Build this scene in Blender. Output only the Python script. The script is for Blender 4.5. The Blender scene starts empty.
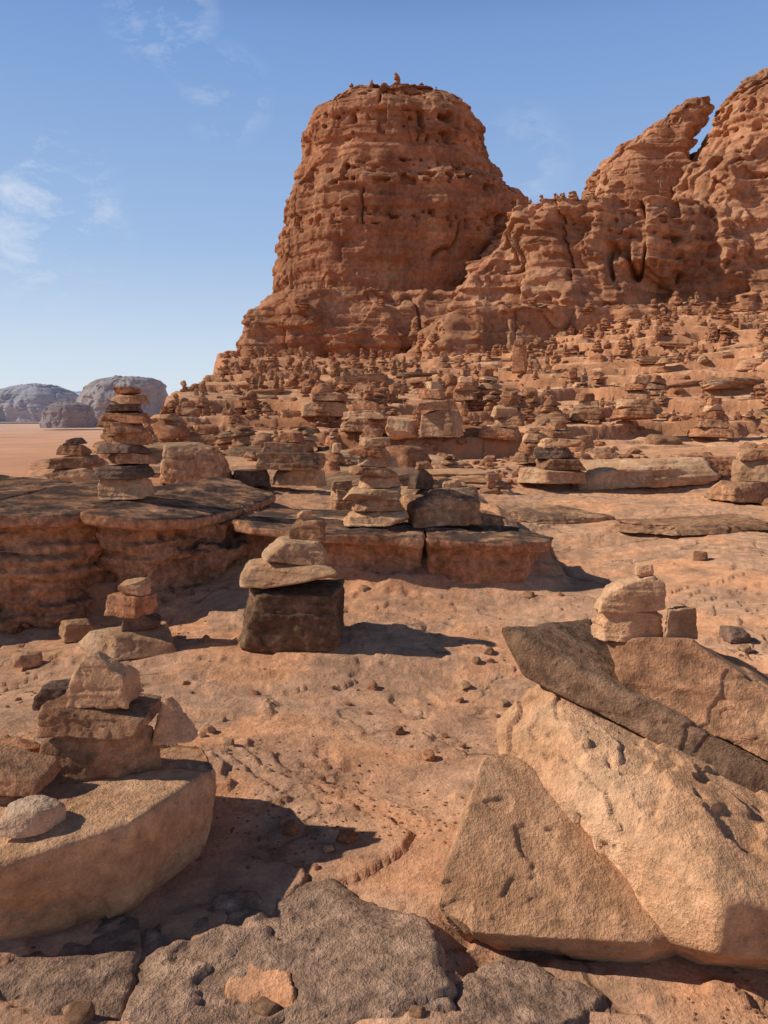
import bpy, bmesh, math, random, time
import numpy as np
from mathutils import Vector, Matrix
from mathutils.bvhtree import BVHTree
T0=time.time()
scene=bpy.context.scene
C=scene.collection
rad=math.radians
F=769.0; PITCH=rad(7.2); CAMZ=1.5
cP,sP=math.cos(PITCH),math.sin(PITCH)
# ------------------------------------------------------------------ noise
def _hash(ix,iy,iz,seed):
    h=ix*np.uint32(374761393)+iy*np.uint32(668265263)+iz*np.uint32(2246822519)+np.uint32((seed*3266489917+12345)&0xffffffff)
    h=(h^(h>>np.uint32(13)))*np.uint32(1274126177)
    h=(h^(h>>np.uint32(16)))*np.uint32(2654435761)
    h=h^(h>>np.uint32(15))
    return (h&np.uint32(0xffff)).astype(np.float32)/np.float32(32767.5)-np.float32(1.0)
def vnoise(x,y,z,seed=0):
    x=np.atleast_1d(np.asarray(x,np.float32));y=np.atleast_1d(np.asarray(y,np.float32));z=np.atleast_1d(np.asarray(z,np.float32))
    x,y,z=np.broadcast_arrays(x,y,z)
    fx=np.floor(x);fy=np.floor(y);fz=np.floor(z)
    tx=x-fx;ty=y-fy;tz=z-fz
    tx=tx*tx*tx*(tx*(tx*6-15)+10);ty=ty*ty*ty*(ty*(ty*6-15)+10);tz=tz*tz*tz*(tz*(tz*6-15)+10)
    ix=fx.astype(np.int32).view(np.uint32);iy=fy.astype(np.int32).view(np.uint32);iz=fz.astype(np.int32).view(np.uint32)
    o=np.uint32(1)
    def lerp(a,b,t): return a+(b-a)*t
    r0=lerp(lerp(_hash(ix,iy,iz,seed),_hash(ix+o,iy,iz,seed),tx),lerp(_hash(ix,iy+o,iz,seed),_hash(ix+o,iy+o,iz,seed),tx),ty)
    iz=iz+o
    r1=lerp(lerp(_hash(ix,iy,iz,seed),_hash(ix+o,iy,iz,seed),tx),lerp(_hash(ix,iy+o,iz,seed),_hash(ix+o,iy+o,iz,seed),tx),ty)
    return lerp(r0,r1,tz)
def fbm(x,y,z,octv=4,seed=0,gain=.5):
    a=1.0;s=0;t=0
    x=np.asarray(x,dtype=np.float32);y=np.asarray(y,dtype=np.float32);z=np.asarray(z,dtype=np.float32)
    for i in range(octv):
        s=s+a*vnoise(x,y,z,seed+i*17);t+=a
        if i<octv-1:
            x,y,z=(0.80*x+0.60*y)*2.03+3.1,(-0.48*x+0.64*y+0.60*z)*2.03+1.7,(0.36*x-0.48*y+0.80*z)*2.03+5.3
        a*=gain
    return s/t
def sm(a,b,x):
    t=np.clip((x-a)/(b-a),0,1);return t*t*(3-2*t)
# ------------------------------------------------------------------ camera maths
def P(u,v,Y):
    a=(u-384)/F;b=(512-v)/F
    dy=b*sP+cP;dz=b*cP-sP
    k=Y/dy
    return (a*k,Y,CAMZ+dz*k)
def mpp(v,Y):
    b=(512-v)/F
    return Y/(b*sP+cP)/F
def proj(x,y,z):
    d=y*cP-(z-CAMZ)*sP; up=y*sP+(z-CAMZ)*cP
    return 384+F*x/d,512-F*up/d
# ------------------------------------------------------------------ terrain height
YS=[-5,0,6,9,12,15,20,25,40,60,80,110]
ZS=[0,0,0,.06,.22,.48,.90,1.35,3.1,5.4,7.6,10]
XEY=[0,7,9,12,20,28,60,80,110]
XEX=[-5.6,-5.0,-4.7,-5.2,-6.8,-8.3,-12,-17,-22]
def ledge_top(x): return np.interp(x,[-6,-3.3,-2.2,-1.2,0,1.4,1.62,1.75],[.72,.70,.66,.50,.42,.34,.2,-.2])
def ledge_y(x): return np.interp(x,[-6,-3.3,-2.2,-1.5,-1.0,0,1.4,1.7],[6.4,6.55,6.85,7.4,7.3,6.8,6.9,7.2])
def xedge(y): return np.interp(y,XEY,XEX)
def Hfull(x,y):
    x=np.atleast_1d(np.asarray(x,dtype=np.float64));y=np.atleast_1d(np.asarray(y,dtype=np.float64))
    o=np.zeros_like(x)
    z=np.interp(y,YS,ZS)+sm(12,60,y)*np.clip(x,0,None)*.14
    far=sm(10,20,y)
    z=z+.07*fbm(x*.5,y*.5,o,3,11)*(1-far*.3)+.9*sm(14,45,y)*fbm(x*.10,y*.13,o+3,3,21)
    z=z-.14*np.exp(-((x-1.0)**2/1.2+(y-4.7)**2/1.2))-.16*sm(-1.0,-2.6,x)*sm(3.5,5,y)*(1-sm(8,10,y))
    z=z-.10*sm(.1,.35,x)*sm(2.35,2.1,y)
    n=1.4*fbm(x*.09,y*.14,o+7,4,31)+.10*fbm(x*.6,y*.6,o,3,33)
    step=.78
    q=z/step+n;fl=np.floor(q);fr=q-fl
    zt=(fl+.26*fr+.74*sm(.89,.975,fr)-n)*step
    z=z+(zt-z)*.9*sm(9,14,y)
    st2=.20
    n2=1.5*fbm(x*.18,y*.30,o+2,3,35)+.12*fbm(x*1.1,y*1.1,o,2,37)
    q=z/st2+n2;fl=np.floor(q);fr=q-fl
    zt=(fl+.35*fr+.65*sm(.85,.98,fr)-n2)*st2
    z=z+(zt-z)*.7*far
    ye=ledge_y(x)+.16*fbm(x*1.1,o,o,3,41,.5)
    lv=ledge_top(x)
    s=.25*sm(-.50,-.30,y-ye)+.25*sm(-.22,-.10,y-ye)+.50*sm(.02,.26,y-ye)
    z=z*(1-s)+np.maximum(z,lv)*s
    # exfoliation sheets of bare rock
    f=fbm(x*.5,y*.72,o+1,6,51,.45)
    fl=0
    for t in (-.36,-.24,-.12,-.01,.10,.20,.32): fl=fl+sm(t,t+.008,f)
    z=z+(fl-4.6)*.019*(1-sm(12,18,y))
    f2=fbm(x*1.4,y*1.9,o+4,4,57)
    z=z+(sm(.05,.07,f2)+sm(.30,.32,f2)-.7)*.008*(1-sm(8,14,y))
    z=z+.005*fbm(x*4,y*4,o,5,61,.55)+.02*fbm(x*1.3,y*1.3,o,2,63)
    z=z+.06*sm(12,25,y)*fbm(x*.9,y*.9,o,4,67,.5)
    d=np.clip(xedge(y)+.5*fbm(y*.4,o,o,3,71)-x,0,None)
    z=z-np.minimum(d*1.6+8*sm(0,1.5,d),75)
    return z
nr,ncol=820,1050
yy=np.geomspace(2.7,117,nr)-2.5
tt=np.linspace(-.78,.80,ncol)
Yg,Tg=np.meshgrid(yy,tt,indexing='ij')
Xg=(Yg+2.5)*Tg
Zg=Hfull(Xg.ravel(),Yg.ravel()).reshape(nr,ncol)
LR=math.log(117/2.7)
def H(x,y):
    x=np.atleast_1d(np.asarray(x,float));y=np.atleast_1d(np.asarray(y,float))
    r=np.clip(np.log(np.maximum(y+2.5,2.7)/2.7)/LR*(nr-1),0,nr-1.001);c=np.clip((x/(y+2.5)+.78)/1.58*(ncol-1),0,ncol-1.001)
    i=r.astype(int);j=c.astype(int);a=r-i;b=c-j
    return (Zg[i,j]*(1-b)+Zg[i,j+1]*b)*(1-a)+(Zg[i+1,j]*(1-b)+Zg[i+1,j+1]*b)*a
RY=np.geomspace(1.2,110,6000)
def G(u,v):
    a=(u-384)/F;b=(512-v)/F
    dy=b*sP+cP;dz=b*cP-sP
    xs=RY*a/dy;zs=CAMZ+RY*dz/dy
    hit=np.nonzero(zs<=H(xs,RY))[0]
    i=hit[0] if len(hit) else len(RY)-1
    return xs[i],RY[i],zs[i]
# ------------------------------------------------------------------ mesh helpers
def mk_mesh(name,v,f,mat):
    me=bpy.data.meshes.new(name)
    v=np.ascontiguousarray(v,dtype=np.float32);f=np.ascontiguousarray(f,dtype=np.int32)
    k=f.shape[1]
    me.vertices.add(len(v));me.vertices.foreach_set('co',v.ravel())
    me.loops.add(f.size);me.loops.foreach_set('vertex_index',f.ravel())
    me.polygons.add(len(f));me.polygons.foreach_set('loop_start',np.arange(len(f),dtype=np.int32)*k)
    try: me.polygons.foreach_set('loop_total',np.full(len(f),k,dtype=np.int32))
    except Exception: pass
    me.update(calc_edges=True)
    me.polygons.foreach_set('use_smooth',np.ones(len(f),dtype=bool))
    me.materials.append(mat)
    return me
def link(name,me,loc=(0,0,0),label=None,cat=None,group=None,kind=None,parent=None):
    o=bpy.data.objects.new(name,me);C.objects.link(o);o.location=loc
    if label:o['label']=label
    if cat:o['category']=cat
    if group:o['group']=group
    if kind:o['kind']=kind
    if parent:o.parent=parent
    return o
_ic={}
def ico(n):
    if n not in _ic:
        bm=bmesh.new();bmesh.ops.create_icosphere(bm,subdivisions=n,radius=1)
        v=np.array([x.co[:] for x in bm.verts]);f=np.array([[q.index for q in p.verts] for p in bm.faces])
        bm.free();v/=np.linalg.norm(v,axis=1)[:,None];_ic[n]=(v,f)
    return _ic[n]
def radial(d,N,h,p):
    g=np.clip(d@N.T,0,None)/h
    return (g**p).sum(1)**(-1/p)
def rough(d,r,size,seed,amp,chip=.03,bed=.02):
    ms=float(np.mean(size))
    q=d*r[:,None]*size/ms
    x,y,z=q.T
    n=fbm(x*1.3,y*1.3,z*1.3,4,seed,.5)
    c=fbm(x*1.7+9,y*1.7,z*1.7,4,seed+5)
    f=fbm(x*6,y*6,z*6,4,seed+9,.6)
    b=vnoise(x*.5,y*.5,z*7,seed+13)
    return r*(1+amp*n-chip*(sm(.05,.07,c)+.7*sm(.28,.30,c)+.6*sm(-.15,-.13,c)-1.0)+amp*.25*f+bed*np.tanh(b*4))
def norm_to(v,size):
    lo,hi=v.min(0),v.max(0)
    return (v-(lo+hi)/2)*(np.array(size)*2/(hi-lo))
def stone_verts(seed,size,lvl=6,cuts=7,p=40,amp=.05,yaw=None,tilt=.06,cl=.9,ch=1.25,chip=.028,bed=.02,pts=None):
    rng=np.random.RandomState(seed%100000)
    size=np.array(size,dtype=float)
    if pts is not None:
        v,f,c=hull_verts(np.array(pts)*size,seed,lvl,p,amp,chip,bed)
        return norm_to(v,size),f
    d,f=ico(lvl)
    N=[];h=[]
    for ax in range(3):
        for s in (-1,1):
            n=np.zeros(3);n[ax]=s
            if ax<2:
                n[:2]+=rng.normal(0,.13,2);n[2]=abs(rng.normal(.03,.09))
            else:n+=rng.normal(0,.06,3)
            N.append(n/np.linalg.norm(n));h.append(rng.uniform(.9,1.05))
    for i in range(cuts):
        n=rng.normal(0,1,3);n[2]=abs(n[2])*.7 if rng.rand()<.75 else n[2]*.5
        N.append(n/np.linalg.norm(n));h.append(rng.uniform(cl,ch))
    r=radial(d,np.array(N),np.array(h),p)
    r=rough(d,r,size,seed,amp,chip,bed)
    v=d*r[:,None]*size
    if yaw is None:yaw=rng.uniform(-.5,.5)
    R=Matrix.Rotation(rng.uniform(-tilt,tilt),3,'X')@Matrix.Rotation(rng.uniform(-tilt,tilt),3,'Y')@Matrix.Rotation(yaw,3,'Z')
    return norm_to(v@np.array(R).T,size),f
def hull_verts(pts,seed,lvl=7,p=60,amp=.04,chip=.02,bed=.015,facets=0):
    rng=np.random.RandomState(seed)
    pts=np.array(pts,dtype=float)
    c=(pts.min(0)+pts.max(0))/2*.5+pts.mean(0)*.5
    size=(pts.max(0)-pts.min(0))/2
    q=(pts-c)/size
    bm=bmesh.new()
    for x in q:bm.verts.new(x)
    bmesh.ops.convex_hull(bm,input=bm.verts)
    N=[];h=[]
    for fc in bm.faces:
        fc.normal_update()
        n=np.array(fc.normal[:]);o=float(n@np.array(fc.verts[0].co[:]))
        if o<0:n=-n;o=-o
        if o<.02 or any(np.dot(n,m)>.9995 and abs(o-k)<.004 for m,k in zip(N,h)):continue
        N.append(n);h.append(o)
    bm.free()
    d,f=ico(lvl)
    r=radial(d,np.array(N),np.array(h),p)
    r=rough(d,r,size,seed,amp,chip,bed)
    return d*r[:,None]*size,f,c
def vox_rock(hulls,vox,seed,amp=.012,worn=.9,chip=.02,lam=.0,fr=1.0,iters=10,base=.35,low=1.6):
    """union of convex hulls, remeshed evenly, edges worn, faces roughened; returns world verts and triangles"""
    bm=bmesh.new()
    for pts in hulls:
        b2=bmesh.new()
        for x in pts:b2.verts.new(x)
        g=bmesh.ops.convex_hull(b2,input=b2.verts)
        bmesh.ops.delete(b2,geom=list(set(g['geom_interior']+g['geom_unused'])),context='VERTS')
        bmesh.ops.recalc_face_normals(b2,faces=b2.faces)
        t=bpy.data.meshes.new('tmp');b2.to_mesh(t);bm.from_mesh(t);b2.free();bpy.data.meshes.remove(t)
    me=bpy.data.meshes.new('tmp');bm.to_mesh(me);bm.free()
    o=bpy.data.objects.new('tmp',me);C.objects.link(o)
    md=o.modifiers.new('r','REMESH');md.mode='VOXEL';md.voxel_size=vox;md.adaptivity=0
    dg=bpy.context.evaluated_depsgraph_get();ev=o.evaluated_get(dg);m2=ev.to_mesh()
    m2.calc_loop_triangles()
    v=np.zeros(len(m2.vertices)*3,np.float32);m2.vertices.foreach_get('co',v);v=v.reshape(-1,3).astype(float)
    e=np.zeros(len(m2.edges)*2,np.int32);m2.edges.foreach_get('vertices',e);e=e.reshape(-1,2)
    f=np.zeros(len(m2.loop_triangles)*3,np.int32);m2.loop_triangles.foreach_get('vertices',f);f=f.reshape(-1,3)
    ev.to_mesh_clear();bpy.data.objects.remove(o);bpy.data.meshes.remove(me)
    deg=np.bincount(e.ravel(),minlength=len(v)).astype(float)[:,None]
    def lap(a):
        s=np.zeros_like(a)
        for k in range(3):
            s[:,k]=np.bincount(e[:,0],a[e[:,1],k],len(v))+np.bincount(e[:,1],a[e[:,0],k],len(v))
        return s/deg
    s1=lap(v)
    s2=s1
    for i in range(iters):s2=lap(s2)
    x,y,z=(v*fr).T
    k=np.clip(base+worn*fbm(x*5,y*5,z*5,4,seed),0,1)[:,None]
    v=s1*(1-k)+s2*k
    n=np.zeros_like(v);fn=np.cross(v[f[:,1]]-v[f[:,0]],v[f[:,2]]-v[f[:,0]])
    for a in range(3):
        for c in range(3):n[:,c]+=np.bincount(f[:,a],fn[:,c],len(v))
    n/=np.linalg.norm(n,axis=1)[:,None]+1e-12
    c=fbm(x*2.6,y*2.6,z*2.6,4,seed+5)
    d=amp*low*fbm(x*2.2,y*2.2,z*2.2,3,seed+1)+amp*.8*fbm(x*9,y*9,z*9,4,seed+2,.6)
    d-=chip*(sm(.08,.10,c)+.8*sm(.27,.285,c)-.4)
    d+=lam*np.tanh(4*vnoise(x*1.2,y*1.2,z*22,seed+3))
    return v+n*d[:,None],f
SLABS=[]
def drop(v,sup,ground=True,emb=.0,pen=.004,nb=22):
    best=-1e9
    if ground:
        lowz=v[:,2].min();hz=v[:,2].max()-lowz
        b=v[v[:,2]<lowz+.45*hz]
        best=(H(b[:,0],b[:,1])-b[:,2]).max()-emb
    cell=max(np.ptp(v[:,0]),np.ptp(v[:,1]))/nb
    i0,j0=v[:,0].min(),v[:,1].min();n=nb+3
    ii=((v[:,0]-i0)/cell).astype(int);jj=((v[:,1]-j0)/cell).astype(int)
    bot=np.full((n,n),1e9);np.minimum.at(bot,(ii,jj),v[:,2])
    for s in sup:
        si=np.floor((s[:,0]-i0)/cell).astype(int);sj=np.floor((s[:,1]-j0)/cell).astype(int)
        k=(si>=0)&(si<n)&(sj>=0)&(sj<n)
        if not k.any():continue
        top=np.full((n,n),-1e9);np.maximum.at(top,(si[k],sj[k]),s[k,2])
        w=(bot<1e8)&(top>-1e8)
        if w.any():
            best=max(best,(top-bot)[w].max()-pen)
    return best
# ------------------------------------------------------------------ materials
class NT:
    def __init__(s,nt):s.nt=nt;s.N=nt.nodes.new;s.L=nt.links.new
    def noise(s,co,sc,det=5,ro=.6,dist=0):
        n=s.N('ShaderNodeTexNoise');n.inputs['Scale'].default_value=sc;n.inputs['Detail'].default_value=det;n.inputs['Roughness'].default_value=ro;n.inputs['Distortion'].default_value=dist
        s.L(co,n.inputs['Vector']);return n.outputs['Fac']
    def mr(s,x,a,b,c,d):
        n=s.N('ShaderNodeMapRange');s.L(x,n.inputs[0])
        for i,q in enumerate((a,b,c,d)):n.inputs[i+1].default_value=q
        return n.outputs[0]
    def scale(s,col,fac):
        n=s.N('ShaderNodeVectorMath');n.operation='SCALE';s.L(col,n.inputs[0]);s.L(fac,n.inputs['Scale']);return n.outputs[0]
    def m(s,op,a,b):
        n=s.N('ShaderNodeMath');n.operation=op
        for i,q in enumerate((a,b)):
            if isinstance(q,(int,float)):n.inputs[i].default_value=q
            else:s.L(q,n.inputs[i])
        return n.outputs[0]
    def vm(s,co,v):
        n=s.N('ShaderNodeVectorMath');n.operation='MULTIPLY';s.L(co,n.inputs[0]);n.inputs[1].default_value=v;return n.outputs[0]
    def mix(s,a,b,f):
        n=s.N('ShaderNodeMix');n.data_type='RGBA';s.L(f,n.inputs['Factor'])
        for k,q in ((6,a),(7,b)):
            if isinstance(q,tuple):n.inputs[k].default_value=(*q,1)
            else:s.L(q,n.inputs[k])
        return n.outputs[2]
    def bump(s,h,st,di):
        n=s.N('ShaderNodeBump');n.inputs['Strength'].default_value=st;n.inputs['Distance'].default_value=di;s.L(h,n.inputs['Height']);return n.outputs[0]
    def ramp(s,f,els):
        rp=s.N('ShaderNodeValToRGB');e=rp.color_ramp.elements
        while len(e)<len(els):e.new(.5)
        for i,(p,c) in enumerate(els):e[i].position=p;e[i].color=(*c,1)
        s.L(f,rp.inputs[0]);return rp.outputs[0]
def new_mat(name):
    m=bpy.data.materials.new(name);m.use_nodes=True;nt=m.node_tree;nt.nodes.clear();k=NT(nt)
    out=k.N('ShaderNodeOutputMaterial');bs=k.N('ShaderNodeBsdfDiffuse');k.L(bs.outputs[0],out.inputs[0]);bs.inputs['Roughness'].default_value=.5
    return m,k,bs
def rock_mat(name,cols,sc=1.0,bump=.6,varn=0,vcol=(.10,.068,.055),world=False,band=0,pits=.5,rnd=.25,streak=0):
    m,k,bs=new_mat(name)
    geo=k.N('ShaderNodeNewGeometry');oi=k.N('ShaderNodeObjectInfo')
    if world:co=geo.outputs['Position']
    else:
        tc=k.N('ShaderNodeTexCoord');ad=k.N('ShaderNodeVectorMath');ad.operation='ADD'
        k.L(tc.outputs['Object'],ad.inputs[0]);k.L(k.m('MULTIPLY',oi.outputs['Random'],57),ad.inputs[1]);co=ad.outputs[0]
    nA=k.noise(co,2.2*sc,4,.6);nB=k.noise(co,15*sc,6,.7);nC=k.noise(co,130*sc,2,.7)
    col=k.ramp(nA,[(.34+.32*i/(len(cols)-1),c) for i,c in enumerate(cols)])
    col=k.scale(col,k.mr(nB,.3,.7,.66,1.32));col=k.scale(col,k.mr(nC,.3,.7,.86,1.14))
    if band:
        nb=k.noise(k.vm(co,(.10,.10,1.6)),3*sc,4,.65);col=k.scale(col,k.mr(nb,.35,.65,1-band,1+band*.6))
    if streak:
        ns=k.noise(k.vm(co,(1.3,1.3,.12)),1.6*sc,4,.6);col=k.scale(col,k.mr(ns,.45,.7,1.05,1-streak))
    if not world and rnd:col=k.scale(col,k.mr(oi.outputs['Random'],0,1,1-rnd,1+rnd*.6))
    if varn:
        sx=k.N('ShaderNodeSeparateXYZ');k.L(geo.outputs['Normal'],sx.inputs[0])
        f=k.m('MULTIPLY',k.mr(sx.outputs[2],.35,.75,.12,1),k.mr(k.noise(co,3.1*sc,5,.65),.40,.56,.25,1))
        col=k.mix(col,vcol,k.m('MULTIPLY',f,varn));col=k.scale(col,k.mr(nB,.3,.7,.75,1.28))
    h=k.m('ADD',nB,k.m('MULTIPLY',nC,.16))
    if pits:
        vo=k.N('ShaderNodeTexVoronoi');vo.inputs['Scale'].default_value=21*sc;k.L(co,vo.inputs['Vector'])
        pf=k.m('MULTIPLY',k.mr(vo.outputs['Distance'],.10,.26,1,0),k.mr(nA,.52,.60,0,pits))
        col=k.scale(col,k.mr(pf,0,1,1,.6));h=k.m('SUBTRACT',h,k.m('MULTIPLY',pf,.35))
    k.L(col,bs.inputs['Color'])
    k.L(k.bump(h,bump,.06/sc),bs.inputs['Normal'])
    return m
MAT={
 'tan':rock_mat('tan_sandstone',[(.46,.245,.13),(.60,.345,.19),(.68,.43,.255)]),
 'pale':rock_mat('pale_sandstone',[(.50,.29,.175),(.60,.375,.235),(.66,.445,.295)]),
 'brown':rock_mat('brown_sandstone',[(.31,.15,.08),(.44,.225,.12),(.55,.31,.17)],varn=.3),
 'red':rock_mat('red_sandstone',[(.36,.15,.075),(.48,.22,.112),(.58,.30,.16)],varn=.2),
 'dark':rock_mat('dark_varnished_sandstone',[(.15,.09,.064),(.225,.138,.096),(.34,.20,.13)],varn=.4),
 'umber':rock_mat('dark_brown_sandstone',[(.18,.10,.06),(.26,.15,.09),(.37,.215,.13)],varn=.25),
 'block':rock_mat('varnished_block_sandstone',[(.38,.185,.09),(.52,.275,.145),(.62,.36,.20)],varn=.75),
 'boulder':rock_mat('boulder_sandstone',[(.46,.235,.12),(.585,.32,.172),(.665,.40,.232)],pits=.7,bump=.7,rnd=.05),
 'slab':rock_mat('ledge_sandstone',[(.40,.18,.09),(.52,.255,.135),(.62,.335,.185)],varn=.95,vcol=(.085,.06,.05),rnd=.1),
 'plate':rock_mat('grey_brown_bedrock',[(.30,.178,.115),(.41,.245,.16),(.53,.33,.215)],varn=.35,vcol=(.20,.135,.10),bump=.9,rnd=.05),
}
def ground_mat():
    m,k,bs=new_mat('desert_bedrock_and_sand')
    geo=k.N('ShaderNodeNewGeometry');co=geo.outputs['Position']
    sp=k.N('ShaderNodeSeparateXYZ');k.L(co,sp.inputs[0]);sn=k.N('ShaderNodeSeparateXYZ');k.L(geo.outputs['True Normal'],sn.inputs[0])
    nA=k.noise(co,.9,5,.62);nB=k.noise(co,7,6,.7);nC=k.noise(co,70,4,.7)
    rock=k.mix((.41,.225,.135),(.65,.37,.22),k.mr(nA,.36,.64,0,1))
    nS=k.noise(co,1.1,5,.6,.6)
    col=k.mix(rock,(.67,.33,.172),k.mr(nS,.47,.60,0,1))
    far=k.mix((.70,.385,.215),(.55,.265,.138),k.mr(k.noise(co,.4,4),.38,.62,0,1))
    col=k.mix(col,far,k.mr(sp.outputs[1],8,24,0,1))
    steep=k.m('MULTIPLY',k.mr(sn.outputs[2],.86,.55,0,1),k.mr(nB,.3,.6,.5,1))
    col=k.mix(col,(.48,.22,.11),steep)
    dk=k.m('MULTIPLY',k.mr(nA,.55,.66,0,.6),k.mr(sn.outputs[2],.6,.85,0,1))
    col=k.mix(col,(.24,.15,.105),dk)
    col=k.scale(col,k.mr(nB,.3,.7,.68,1.30));col=k.scale(col,k.mr(nC,.3,.7,.80,1.20))
    wv=k.N('ShaderNodeVectorMath');wv.operation='ADD';k.L(co,wv.inputs[0])
    nz=k.N('ShaderNodeTexNoise');nz.inputs['Scale'].default_value=1.6;nz.inputs['Detail'].default_value=4;k.L(co,nz.inputs['Vector']);k.L(nz.outputs['Color'],wv.inputs[1])
    vo=k.N('ShaderNodeTexVoronoi');vo.feature='DISTANCE_TO_EDGE';vo.inputs['Scale'].default_value=.7;k.L(wv.outputs[0],vo.inputs['Vector'])
    crack=k.m('MULTIPLY',k.mr(vo.outputs['Distance'],.0,.02,1,0),k.mr(nS,.54,.46,0,1))
    col=k.scale(col,k.mr(crack,0,1,1,.55))
    k.L(col,bs.inputs['Color'])
    h=k.m('ADD',nB,k.m('MULTIPLY',nC,.18));h=k.m('SUBTRACT',h,k.m('MULTIPLY',crack,.25))
    k.L(k.bump(h,.6,.065),bs.inputs['Normal'])
    return m
GM=ground_mat();MAT['ground']=GM
CLIFF=rock_mat('cliff_sandstone',[(.38,.17,.09),(.48,.235,.128),(.57,.305,.172)],sc=.14,bump=.6,world=True,band=.22,pits=.4,streak=.32)
BUTTE=rock_mat('butte_sandstone',[(.35,.15,.078),(.45,.21,.112),(.54,.28,.155)],sc=.14,bump=.6,world=True,band=.18,pits=.4,streak=.35)
gv=np.column_stack([Xg.ravel(),Yg.ravel(),Zg.ravel()])
idx=np.arange(nr*ncol).reshape(nr,ncol)
gf=np.column_stack([idx[:-1,:-1].ravel(),idx[:-1,1:].ravel(),idx[1:,1:].ravel(),idx[1:,:-1].ravel()])
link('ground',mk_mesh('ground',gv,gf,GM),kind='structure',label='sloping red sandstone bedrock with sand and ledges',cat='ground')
print('ground',time.time()-T0)
# ------------------------------------------------------------------ desert plain
def plain_mat():
    m,k,bs=new_mat('pink_desert_sand_painted_haze')
    g=k.N('ShaderNodeNewGeometry');ln=k.N('ShaderNodeVectorMath');ln.operation='LENGTH';k.L(g.outputs['Position'],ln.inputs[0])
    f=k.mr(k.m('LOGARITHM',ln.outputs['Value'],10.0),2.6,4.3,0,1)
    col=k.ramp(f,[(0,(.70,.31,.155)),(.45,(.74,.39,.24)),(.7,(.76,.50,.38)),(1,(.70,.72,.80))])  # paler and bluer with distance: air haze painted into the sand colour
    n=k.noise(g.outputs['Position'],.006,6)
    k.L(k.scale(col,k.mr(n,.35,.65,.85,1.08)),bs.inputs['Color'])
    return m
nR,nT=60,72
rr=np.geomspace(5,45000,nR);th=np.linspace(0,2*np.pi,nT,endpoint=False)
R_,T_=np.meshgrid(rr,th,indexing='ij')
px,py=(R_*np.cos(T_)).ravel(),(R_*np.sin(T_)).ravel()
pz=-62+np.where(R_.ravel()>200,2.0*fbm(px*.002,py*.002,px*0,3,91),0)
ii=np.arange(nR*nT).reshape(nR,nT);jn=np.roll(ii,-1,axis=1)
pf=np.column_stack([ii[:-1].ravel(),ii[1:].ravel(),jn[1:].ravel(),jn[:-1].ravel()])
link('desert_plain',mk_mesh('desert_plain',np.column_stack([px,py,pz]),pf,plain_mat()),kind='structure',label='flat pink sand desert far below on the left',cat='desert')
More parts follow.
